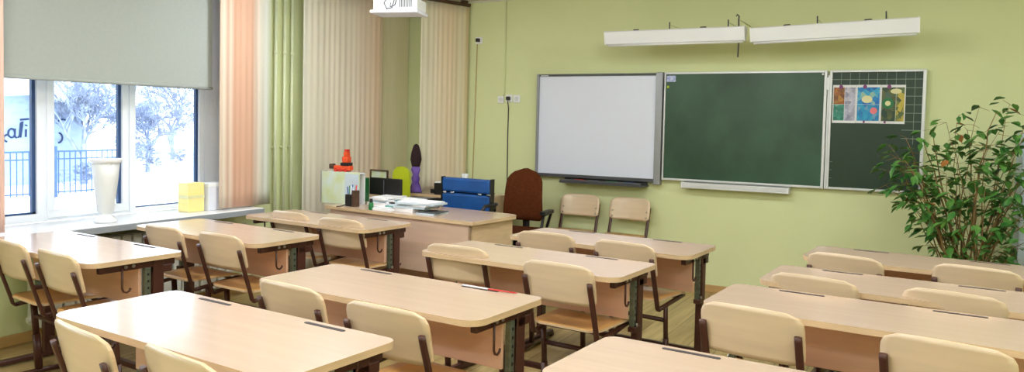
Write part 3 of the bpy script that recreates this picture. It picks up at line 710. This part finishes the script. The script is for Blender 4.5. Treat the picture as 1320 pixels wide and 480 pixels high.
def stack(name, lab, loc, rz, sheets, cat='papers'):
    """a pile of papers: each layer a part slightly turned"""
    t = thing(name, lab, cat, loc, rz); z = 0
    for (w_, d_, h_, a, dx, dy, m) in sheets:
        bm = nb(); box(bm, -w_/2, w_/2, -d_/2, d_/2, 0, h_, min(.002, h_*.3)); o = obj('paper_layer', bm, m, t); o.location = (dx, dy, z); o.rotation_euler = (0, 0, a); z += h_
    return t
stack('paper_pile', 'low pile of white exercise papers with teal covers, behind the green bottle', (*TP(.56, .36), TZ), TA, [(.3, .21, .02, .05, 0, 0, 'paper'), (.28, .2, .012, -.15, -.02, .01, 'paper'), (.26, .19, .008, .2, .02, 0, 'black'), (.3, .2, .014, -.05, .03, .01, 'paper'), (.24, .17, .008, .25, .06, 0, 'teal'), (.22, .16, .006, -.1, .02, .02, 'paper')])
stack('notebook_pile', 'stack of bluish white notebooks near the front edge of the teacher desk', (*TP(.80, .20), TZ), TA+.05, [(.3, .21, .03, .0, -.1, 0, 'paper'), (.32, .21, .018, .12, -.02, .0, 'paperb'), (.30, .2, .012, -.08, .03, .01, 'paper'), (.34, .21, .014, .1, .05, .0, 'paperb'), (.3, .2, .01, .02, .05, .0, 'paper')])
stack('paper_pile', 'pile of white and grey papers beside the map card, behind the pen cup', (*TP(.30, .40), TZ), TA, [(.2, .26, .022, .0, 0, 0, 'paper'), (.2, .24, .02, .12, .0, .01, 'paperb'), (.19, .24, .015, -.1, .01, 0, 'paper'), (.2, .22, .012, .2, .02, .01, 'paper')])
stack('loose_papers', 'thin spread of white sheets with a teal note at the front of the teacher desk', (*TP(.58, .10), TZ), TA, [(.2, .14, .018, .05, 0, 0, 'paper'), (.18, .13, .012, -.2, .0, .01, 'paper'), (.07, .05, .012, .2, .06, -.01, 'teal')])
stack('notebook', 'blue grey notebook sticking out under the right end of the notebook stack', (*TP(.99, .17), TZ), TA+.1, [(.16, .2, .012, 0, 0, 0, 'paperb'), (.16, .19, .006, .1, .01, 0, 'darkgrey')], 'notebook')
t = thing('glue_bottle', 'small green bottle with a black cap on the teacher desk', 'bottle', (*TP(.49, .03), TZ))
bm = nb(); lathe(bm, [(.017, 0), (.019, .006), (.019, .05), (.013, .058)], 16); obj('bottle_body', bm, 'green', t)
bm = nb(); lathe(bm, [(.013, .058), (.014, .062), (.012, .085), (.009, .087)], 16); obj('cap', bm, 'black', t)
t = thing('stapler', 'small black stapler between the papers and the blue chair', 'stapler', (*TP(.70, .50), TZ), TA+.2)
bm = nb(); box(bm, -.06, .06, -.016, .016, 0, .012, .003); obj('stapler_base', bm, 'black', t)
bm = nb(); prism(bm, [(-.06, .012), (.05, .02), (.06, .035), (.03, .042), (-.06, .03)], -.014, .014, 'y'); obj('stapler_arm', bm, 'darkgrey', t)

# things on the side table / behind
t = thing('desk_monitor', 'black computer screen behind the paper piles', 'monitor', (-3.96, 5.17, .76), R(-4))
bm = nb(); box(bm, -.19, .16, -.012, .012, .06, .205, .006); sc = obj('screen', bm, 'black', t)
bm = nb(); box(bm, -.03, -.022, -.016, -.011, .05, .19); obj('screen_divider', bm, 'darkgrey', sc)
bm = nb(); box(bm, -.12, .06, -.06, .06, 0, .012, .004); box(bm, -.05, .0, -.01, .012, .01, .06); obj('stand', bm, 'black', t)
t = thing('framed_picture', 'small dark framed picture leaning left of the black screen', 'picture', (-4.265, 5.45, .0), R(-5))
bm = nb(); frame(bm, -.105, .105, .84, 1.01, .012, -.01, .01); obj('frame', bm, 'darkwood', t)
obj('picture', box(nb(), -.095, .095, 0, .004, .85, 1.0), 'map', t)
bm = nb(); tube(bm, [(0, .03, .0), (0, .03, .8), (0, .02, .9)], .012, 8); lathe(bm, [(.1, 0), (.1, .015), (.02, .03)], 16, (0, .03)); obj('stand', bm, 'darkwood', t)
t = thing('ring_binder', 'green and white ring binder standing left of the black screen', 'binder', (-4.165, 5.12, TZ), R(12))
bm = nb(); box(bm, -.03, .02, -.06, .06, 0, .2, .004); obj('binder_cover', bm, 'green', t)
bm = nb(); box(bm, -.018, .0, -.064, -.058, .03, .17); obj('spine_label', bm, 'white', t)
# lime chair behind side
t = thing('lime_chair', 'lime green plastic chair back showing beyond the black screen', 'chair', (-4.33, 5.87, 0), R(176))
bm = nb(); prism(bm, rrect(-.1, .1, .72, 1.02, (.03, .03, .09, .09), 5), -.012, .012, 'y'); obj('backrest', bm, 'lime', t)
bm = nb(); prism(bm, rrect(-.16, .16, -.0, .3, (.04,)*4, 4), .42, .44); obj('seat', bm, 'lime', t)
for xx in (-.09, .09):
    bm = nb(); tube(bm, [(xx, -.0, .0), (xx, -.0, .42), (xx, .0, .75)], .011, 8); obj('leg', bm, 'grey', t)
    bm = nb(); tube(bm, [(xx, .27, .0), (xx, .26, .42)], .011, 8); obj('leg', bm, 'grey', t)
# garment behind the curtain
t = thing('cloth_bundle', 'dark and purple bundle of cloth on a stand at the edge of the corner curtain', 'clothing', (-4.315, 6.08, 0), 0)
bm = nb(); lathe(bm, [(.025, .98), (.045, 1.02), (.06, 1.08), (.052, 1.14), (.04, 1.18), (.028, 1.215), (.01, 1.23)], 14); bmesh.ops.scale(bm, vec=(1, .7, 1), verts=bm.verts[:]); obj('dark_collar', bm, 'hair', t)
bm = nb(); lathe(bm, [(.07, .765), (.06, .80), (.035, .86), (.045, .90), (.03, .93), (.05, .98), (.03, 1.04)], 20, ribs=5); bmesh.ops.scale(bm, vec=(1, .7, 1), verts=bm.verts[:]); obj('purple_folds', bm, 'purple', t)
bm = nb(); tube(bm, [(0, .0, .762), (0, .0, 1.2)], .01, 8); lathe(bm, [(.05, .7605), (.05, .767), (.02, .772)], 20); obj('stand', bm, 'darkgrey', t)
t = thing('printer', 'black printer with a white lid behind the blue chair', 'printer', (-3.93, 6.15, .76), 0)
bm = nb(); box(bm, -.14, .24, -.12, .12, 0, .11, .008); obj('printer_body', bm, 'black', t)
bm = nb(); box(bm, -.13, .24, -.12, .12, .11, .125, .005); obj('lid', bm, 'white', t)
bm = nb(); box(bm, -.18, -.14, -.12, .06, .01, .05, .006); obj('side_tray', bm, 'black', t)
t = thing('mug', 'white mug with a dark spot standing on the printer lid', 'mug', (-3.80, 6.15, .886), R(-60))
bm = nb(); lathe(bm, [(.026, 0), (.03, .004), (.033, .08), (.029, .08), (.026, .01)], 18); obj('mug_body', bm, 'white', t)
bm = nb(); tube(bm, [(.03, 0, .065), (.05, 0, .062), (.055, 0, .04), (.048, 0, .02), (.03, 0, .016)], .005, 6); obj('mug_handle', bm, 'white', t)
bm = nb(); tube(bm, [(0.005, -.031, .045), (.005, -.034, .045)], .009, 10); obj('spot', bm, 'black', t)

# blue armchair behind the teacher's desk
t = thing('blue_armchair', 'blue armchair with a two part back and black arms behind the teacher desk', 'chair', (-3.33, 5.42, 0), R(176))
bm = nb(); box(bm, -.245, .245, -.03, .02, .865, .985, .018); obj('upper_cushion', bm, 'bluefab', t)
bm = nb(); box(bm, -.245, .245, -.03, .02, .70, .855, .018); obj('lower_cushion', bm, 'bluefab', t)
bm = nb()
for xx in (-.235, -.15, .13, .21): box(bm, xx-.018, xx+.018, .016, .026, .853, .868, .003)
obj('back_clip', bm, 'chrome', t)
bm = nb(); box(bm, -.255, -.245, -.035, .02, .45, .99, .003); box(bm, .245, .255, -.035, .02, .45, .99, .003); box(bm, -.25, .25, -.04, -.03, .45, .98); obj('back_frame', bm, 'black', t)
bm = nb(); box(bm, -.24, .24, .03, .46, .42, .50, .02); obj('seat', bm, 'bluefab', t)
for s in (-1, 1):
    bm = nb(); tube(bm, [(s*.255, -.02, .785), (s*.30, .0, .79), (s*.31, .03, .79), (s*.31, .18, .79), (s*.31, .215, .76), (s*.30, .225, .6), (s*.27, .225, .45)], .014, 8); obj('armrest', bm, 'black', t)
    for yy in (-.0, .4):
        bm = nb(); tube(bm, [(s*.22, yy, .43), (s*.25, yy, 0)], .013, 8); obj('leg', bm, 'black', t)

# brown office chair
t = thing('office_chair', 'brown fabric swivel chair with black arms near the whiteboard', 'chair', (-3.21, 6.08, 0), R(186))
bm = nb(); sec = []; NB = 16
for j in range(NB+1):
    v = j/NB; z = .56+.475*v
    w_ = .20*(1-.14*v)*(min(1, math.sqrt(max(0, 1-(max(0, v-.72)/.28)**2)))*1.0)*(1 if v > .08 else .85+.15*v/.08)
    w_ = max(w_, .02); d_ = .035*(1 if .04 < v < .96 else .6)
    yc = -.20-.05*v+.03*math.sin(v*PI)
    sec.append([bm.verts.new((w_*math.cos(2*PI*k/20), yc+d_*math.sin(2*PI*k/20)+.05*(math.cos(2*PI*k/20))**2*.5, z)) for k in range(20)])
for a, c in zip(sec, sec[1:]):
    for k in range(20): f = bm.faces.new((a[k], a[(k+1) % 20], c[(k+1) % 20], c[k])); f.smooth = True
bm.faces.new(sec[0]); bm.faces.new(sec[-1]); obj('backrest', bm, 'brownfab', t)
bm = nb(); prism(bm, rrect(-.23, .23, -.2, .24, (.1, .1, .08, .08), 6), .44, .50); obj('seat', bm, 'brownfab', t)
bm = nb(); tube(bm, [(0, -.10, .42), (0, -.24, .43), (0, -.26, .5), (0, -.245, .66)], .022, 8, flat=1.6); obj('back_bracket', bm, 'black', t)
for s in (-1, 1):
    bm = nb(); tube(bm, [(s*.21, .10, .44), (s*.27, .10, .46), (s*.285, .06, .64), (s*.28, -.14, .655), (s*.275, -.16, .64), (s*.27, -.02, .46)], .013, 8); ar = obj('armrest', bm, 'black', t)
    bm = nb(); prism(bm, rrect(s*.283-.028, s*.283+.028, -.16, .10, (.025,)*4, 4), .652, .678); obj('arm_pad', bm, 'black', ar)
bm = nb(); tube(bm, [(0, 0, .10), (0, 0, .28), (0, 0, .44)], [.03, .025, .018], 12); box(bm, -.1, .1, -.1, .1, .42, .44); obj('gas_column', bm, 'black', t)
bm = nb()
for k in range(5): a = 2*PI*k/5+.3; tube(bm, [(0, 0, .11), (.28*math.cos(a), .28*math.sin(a), .075)], [.028, .016], 8)
st = obj('star_base', bm, 'black', t)
for k in range(5):
    a = 2*PI*k/5+.3; c_, s_ = .28*math.cos(a), .28*math.sin(a); bm = nb(); tube(bm, [(c_-.02, s_, .027), (c_+.02, s_, .027)], .027, 12); tube(bm, [(c_, s_, .03), (c_, s_, .08)], .008, 6); obj('caster', bm, 'black', st)

# ------------------------------------------------------------------ windowsill things
t = thing('flower_vase', 'tall white ribbed vase with a flared rim on the windowsill', 'vase', (-4.76, 3.19, WZ0))
bm = nb(); lathe(bm, [(.066, 0), (.07, .012), (.058, .028), (.036, .05), (.036, .06), (.05, .085), (.062, .2), (.074, .30), (.082, .395)], 36, ribs=18); obj('vase_body', bm, 'white', t)
bm = nb(); lathe(bm, [(.082, .393), (.097, .402), (.101, .415), (.098, .424), (.088, .424), (.078, .405), (.066, .25)], 36); obj('rim', bm, 'white', t)
t = thing('yellow_box', 'yellow cardboard box on the windowsill right of the vase', 'box', (-4.84, 3.93, WZ0))
obj('carton', box(nb(), -.06, .05, -.07, .075, 0, .215, .003), 'yellow', t); obj('label_band', box(nb(), -.0505, .052, -.072, .077, .10, .125), 'pc', t)
t = thing('white_box', 'pale lavender box standing next to the yellow box', 'box', (-4.82, 4.09, WZ0))
obj('carton', box(nb(), -.05, .05, -.06, .075, 0, .205, .003), 'lav', t); obj('lid', box(nb(), -.053, .053, -.063, .078, .18, .208, .002), 'white', t)
bm = nb(); tube(bm, [(.05, .04, .06), (.056, .04, .06)], .008, 8); obj('button', bm, 'grey', t)

# ------------------------------------------------------------------ cabinet and plant by the back wall
t = thing('cabinet', 'pale blue cabinet with a dark handle behind the plant at the right edge', 'cabinet', (.60, 6.37, 0))
obj('body', box(nb(), 0, .8, 0, .36, 0, 1.46, .003), 'cabinet', t)
for k in (0, 1):
    d = obj('door', box(nb(), .1*k+.0+(.0 if k == 0 else -.0)+.003 if k == 0 else .103, .097 if k == 0 else .79, -.018, 0, .05, 1.44, .003), 'cabinet', t)
bm = nb(); box(bm, .098, .102, -.017, -.001, .05, 1.44); obj('door_gap', bm, 'black', t)
bm = nb(); box(bm, .115, .135, -.04, -.018, .82, .87, .004); hd = obj('handle', bm, 'por2' if 'por2' in M else 'base', t, 'brass coloured handle')
bm = nb(); box(bm, .112, .128, -.03, -.018, .70, .80, .004); obj('lock_plate', bm, 'black', t)

P0 = Vector((.30, 6.12, 0)); rnd = random.Random(11)
t = thing('potted_ficus', 'tall leafy green ficus with many thin stems in front of the wall at right', 'plant', tuple(P0))
bm = nb(); lathe(bm, [(.12, 0), (.13, .01), (.165, .30), (.18, .31), (.18, .34), (.16, .34), (.155, .30)], 24); obj('pot', bm, 'pot', t)
bm = nb(); lathe(bm, [(.15, .295), (.153, .31), (.10, .318)], 20); obj('soil', bm, 'soil', t)
tips = [(-.50, 1.44, -.1), (-.60, 1.38, -.05), (-.58, 1.20, -.1), (-.62, 1.10, -.1), (-.48, 1.28, -.2), (-.46, 1.0, -.1), (-.56, 1.30, -.15), (-.44, 1.34, 0), (-.50, 1.17, -.1), (-.40, 1.08, -.2), (-.52, 1.06, -.05), (-.34, 1.24, .1), (-.32, 1.50, .0), (-.22, 1.55, -.1), (-.14, 1.60, .05),
        (.0, 1.66, 0), (.10, 1.62, -.1), (.20, 1.68, .05), (.30, 1.60, -.1), (.40, 1.62, -.1), (.44, 1.5, .0), (.34, 1.38, -.15), (.42, 1.26, -.2), (.40, 1.06, -.2), (.36, .92, -.15), (.44, .84, -.2), (.30, .72, -.1),
        (-.30, .96, -.1), (-.24, .80, 0), (-.30, .70, -.1), (-.20, .62, .0), (.02, 1.40, -.1), (.15, 1.30, .1), (-.12, 1.36, .1), (-.2, 1.20, -.15), (.05, 1.15, -.2), (.22, 1.05, -.1), (-.1, .95, -.2), (.1, .85, -.15), (.26, 1.45, .1), (-.05, 1.5, .15), (.24, 1.2, -.2), (-.02, 1.25, -.2), (.12, 1.48, 0), (-.15, 1.06, 0), (.34, 1.15, .0), (.2, .72, .05), (-.04, 1.08, .1), (-.38, 1.42, -.1), (-.42, 1.2, -.15)]
sb = nb(); lb = nb(); db = nb(); nleaf = 0
def leaf(bm, p, d, L_, w_):
    d = d.normalized(); s = d.cross(Vector((rnd.uniform(-.4, .4), rnd.uniform(-.4, .4), 1))).normalized(); n_ = s.cross(d).normalized()
    P_ = [p, p+d*L_*.3+s*w_*.85+n_*.004, p+d*L_*.62+s*w_*.8+n_*.004, p+d*L_-n_*L_*.12, p+d*L_*.62-s*w_*.8+n_*.004, p+d*L_*.3-s*w_*.85+n_*.004, p+d*L_*.45-n_*.006]
    v = [bm.verts.new(q) for q in P_]
    for i in range(6): f = bm.faces.new((v[i], v[(i+1) % 6], v[6])); f.smooth = True
for i, (tx, tz, ty) in enumerate(tips):
    a0 = rnd.uniform(0, 2*PI); b0 = Vector((.06*math.cos(a0), .05*math.sin(a0), .30)); tip = Vector((tx*.88+.02, ty if tx < .1 else min(ty, -.02), tz-.03))
    mid = Vector((b0.x*1.4+tx*.32, b0.y+ty*.3, .30+(tz-.30)*.58))
    pts = [b0*(1-u)*(1-u)+mid*2*u*(1-u)+tip*u*u + Vector((rnd.uniform(-.012, .012), rnd.uniform(-.012, .012), 0))*(0 if k in (0,) else 1) for k, u in enumerate([q/9 for q in range(10)])]
    r0 = .011 if i % 4 == 0 else .006
    tube(sb, pts, [r0*(1-.8*q/9) for q in range(10)], 5)
    for k in range(3, 10):
        p = pts[k]
        for q in range(1 if k < 6 else 2):
            if k < 6 and rnd.random() < .5: continue
            a = rnd.uniform(0, 2*PI); d = Vector((math.cos(a), math.sin(a), rnd.uniform(-.7, .35)))
            e = p+d*rnd.uniform(.03, .09)+Vector((0, 0, .01)); tube(sb, [p, e], [.0018, .001], 3)
            for _ in range(2):
                dd = d+Vector((rnd.uniform(-.6, .6), rnd.uniform(-.6, .6), rnd.uniform(-.6, .1)))
                leaf(db if rnd.random() < .012 else lb, e+Vector((rnd.uniform(-.02, .02),)*3), dd, rnd.uniform(.065, .105), rnd.uniform(.017, .026)); nleaf += 1
obj('stems', sb, 'stem', t); obj('foliage', lb, 'leaf', t); obj('dry_leaves', db, 'leafdry', t, 'brownish dry leaves')

# ------------------------------------------------------------------ ceiling lights (above the frame)
k = 0
for x in (-3.6, -1.5, .6):
    for y in (-.4, 1.9, 4.2):
        t = thing('ceiling_light', ('window side', 'middle', 'door side')[(-3.6, -1.5, .6).index(x)]+' ceiling light '+('over the back of the room', 'over the desks', 'nearest the boards')[(-.4, 1.9, 4.2).index(y)], 'lamp', (x, y, H), 0, 'ceiling lights')
        obj('housing', box(nb(), -.6, .6, -.1, .1, -.05, 0, .006), 'lampwhite', t); obj('diffuser', box(nb(), -.58, .58, -.085, .085, -.06, -.05, .003), 'lightpanel', t)
        l = bpy.data.lights.new('ceiling_lamp_light', 'AREA'); l.shape = 'RECTANGLE'; l.size = 1.15; l.size_y = .17; l.energy = 16; l.color = (.93, .975, 1.0)
        lo = bpy.data.objects.new('ceiling_lamp_light', l); COL.objects.link(lo); lo.parent = t; lo.location = (0, 0, -.066)
        l = bpy.data.lights.new('wall_fill_light', 'POINT'); l.energy = 17; l.shadow_soft_size = .12; l.color = (.93, .975, 1.0)  # added point fill below each fixture, brightens the walls and the window pier
        lo = bpy.data.objects.new('wall_fill_light', l); COL.objects.link(lo); lo.parent = t; lo.location = (0, 0, -.22)

# ------------------------------------------------------------------ outside
def ground():
    bm = nb(); G = {}
    nx_, ny_ = 40, 50
    for i in range(nx_+1):
        for j in range(ny_+1):
            x = -5.6-45*i/nx_; y = -15+75*j/ny_; z = -1.05+.06*math.sin(x*.7)*math.cos(y*.5)
            z += 1.5*math.exp(-((x+20.5)/3.0)**2-((y-18.2)/2.3)**2)
            z += 2.2*math.exp(-((x+30)/6)**2-((y-34)/9)**2)
            G[i, j] = bm.verts.new((x, y, z))
    for i in range(nx_):
        for j in range(ny_):
            f = bm.faces.new((G[i, j], G[i+1, j], G[i+1, j+1], G[i, j+1])); f.smooth = True
    o = obj('snowy_ground', bm, 'snow'); o['kind'] = 'structure'
ground()
t = thing('iron_fence', 'blue iron railing fence standing in the snow outside the window', 'fence', (-22.5, 15.5, -1.1))
y0, y1 = -7.0, .2
bm = nb(); box(bm, -.025, .025, y0, y1, 1.40, 1.45); box(bm, -.025, .025, y0, y1, 1.18, 1.22); box(bm, -.025, .025, y0, y1, .2, .24); obj('rail', bm, 'iron', t)
bm = nb(); y = y0
while y < y1: box(bm, -.012, .012, y-.012, y+.012, .15, 1.42); y += .17
obj('bars', bm, 'iron', t)
y = y0
while y < y1+.1: obj('post', box(nb(), -.04, .04, y-.04, y+.04, 0, 1.58), 'iron', t); y += 2.5
t = thing('shed', 'pale building with a snowy pitched roof and graffiti on its wall beyond the fence', 'building', (-27, 13.5, -1.1))
bm = nb(); prism(bm, [(-6, 0), (3.7, 0), (3.7, 2.62), (2.0, 3.2), (-6, 2.6)], -6, 0, 'x'); obj('wall', bm, 'shed', t)
bm = nb(); prism(bm, [(-6.4, 2.5), (2.0, 3.18), (4.1, 2.48), (4.1, 2.78), (2.0, 3.85), (-6.4, 3.1)], -6.3, .4, 'x'); obj('roof', bm, 'snow', t)
bm = nb()
# loose hand-painted strokes, in metres on the wall (y, z)
S = 1.0
def stroke(pts, w_=.03): tube(bm, [(.03, a, b_) for a, b_ in pts], w_, 5)
def loop(cy, cz, ry, rz_, a0=0, a1=360, n=14): return [(cy+ry*math.cos(R(a0+(a1-a0)*k/n)), cz+rz_*math.sin(R(a0+(a1-a0)*k/n))) for k in range(n+1)]
stroke(loop(1.22, 1.85, .11, .15)); stroke([(1.33, 2.0), (1.32, 1.75), (1.38, 1.68)]); stroke(loop(1.1, 1.68, .14, .12, 90, 260))
stroke([(1.42, 1.7), (1.48, 1.75), (1.52, 2.2), (1.58, 2.24), (1.55, 2.0), (1.5, 1.7)]); stroke([(1.68, 1.72), (1.69, 1.98)]); stroke([(1.69, 2.1), (1.7, 2.13)], .045); stroke([(1.5, 2.3), (1.78, 2.33)])
stroke(loop(2.95, 2.15, .2, .18, 60, 170)); stroke(loop(2.8, 1.68, .14, .17, -90, 80))
obj('graffiti', bm, 'graf', t)

def tree(name, lab, loc, h_, seed, spread=.55, depth=6, m='bark', r0=.02, kids=3):
    rr = random.Random(seed); bm = nb()
    def grow(p, d, L_, r, k):
        q = p+d*L_*.5+Vector((rr.uniform(-1, 1), rr.uniform(-1, 1), 0))*L_*.05; e = p+d*L_
        tube(bm, [p, q, e], [r, r*.85, r*.7], 3 if k < 3 else 5, cap=False)
        if k == 0: return
        for _ in range(kids if k > 1 else kids+1):
            nd = (d+Vector((rr.uniform(-1, 1), rr.uniform(-1, 1), rr.uniform(-.5, .7)))*spread*1.4).normalized()
            grow(p+d*L_*rr.uniform(.55, 1), nd, L_*rr.uniform(.62, .84), max(r*.6, .011), k-1)
    grow(Vector((0, 0, 0)), Vector((0, 0, 1)), h_*.25, h_*r0, depth)
    o = obj(name, bm, m); tag(o, lab, 'tree', loc, group='bare trees outside')
tree('bare_tree', 'bare frosted tree rising beside the shed outside', (-25.5, 16.3, -1.2), 6.5, 3, .6, 7)
tree('bare_tree', 'bare bushy tree at the left side of the right hand window pane', (-27.5, 20.2, -1.2), 5.5, 5, .8, 7)
tree('bare_tree', 'bare bushy tree in the middle of the right hand window pane', (-30, 23.3, -1.1), 6.5, 8, .8, 7)
tree('bare_tree', 'bare tree deep behind the others at the right hand window pane', (-37, 26, -1.0), 9, 12, .8, 7)
tree('bare_tree', 'bare tree behind the snowy shed roof', (-37, 20.5, -1.2), 9, 21, .7, 6)
for i, (x, y, s_) in enumerate(((-24.0, 15.2, 2.0), (-24.2, 17.9, 2.6))):
    tree('bare_bush', ('low bare bush just behind the iron fence', 'low bare bush beyond the end of the iron fence')[i], (x, y, -1.1), s_, 31+i, 1.0, 6, r0=.008)

# ------------------------------------------------------------------ daylight
w_ = bpy.data.worlds.new('world'); bpy.context.scene.world = w_; w_.use_nodes = True
nt = w_.node_tree; bg = nt.nodes['Background']; bg.inputs['Strength'].default_value = 5.6
tc = nt.nodes.new('ShaderNodeTexCoord'); sp = nt.nodes.new('ShaderNodeSeparateXYZ'); rp = nt.nodes.new('ShaderNodeValToRGB')
rp.color_ramp.elements[0].position = 0; rp.color_ramp.elements[0].color = (.80, .88, 1, 1); rp.color_ramp.elements[1].position = .5; rp.color_ramp.elements[1].color = (.84, .92, 1, 1)
nt.links.new(tc.outputs['Generated'], sp.inputs[0]); nt.links.new(sp.outputs['Z'], rp.inputs[0]); nt.links.new(rp.outputs[0], bg.inputs[0])
# light portals help the daylight sample the real window openings
for y0, y1 in wins[:2]:
    l = bpy.data.lights.new('window_daylight', 'AREA'); l.shape = 'RECTANGLE'; l.size = y1-y0; l.size_y = WZ1-WZ0; l.cycles.is_portal = True
    lo = bpy.data.objects.new('window_daylight', l); COL.objects.link(lo); lo.location = (-5.2, (y0+y1)/2, (WZ0+WZ1)/2)
    lo.rotation_euler = (0, -PI/2, 0); lo.rotation_euler = Matrix(((0, 0, -1), (1, 0, 0), (0, -1, 0))).to_euler()
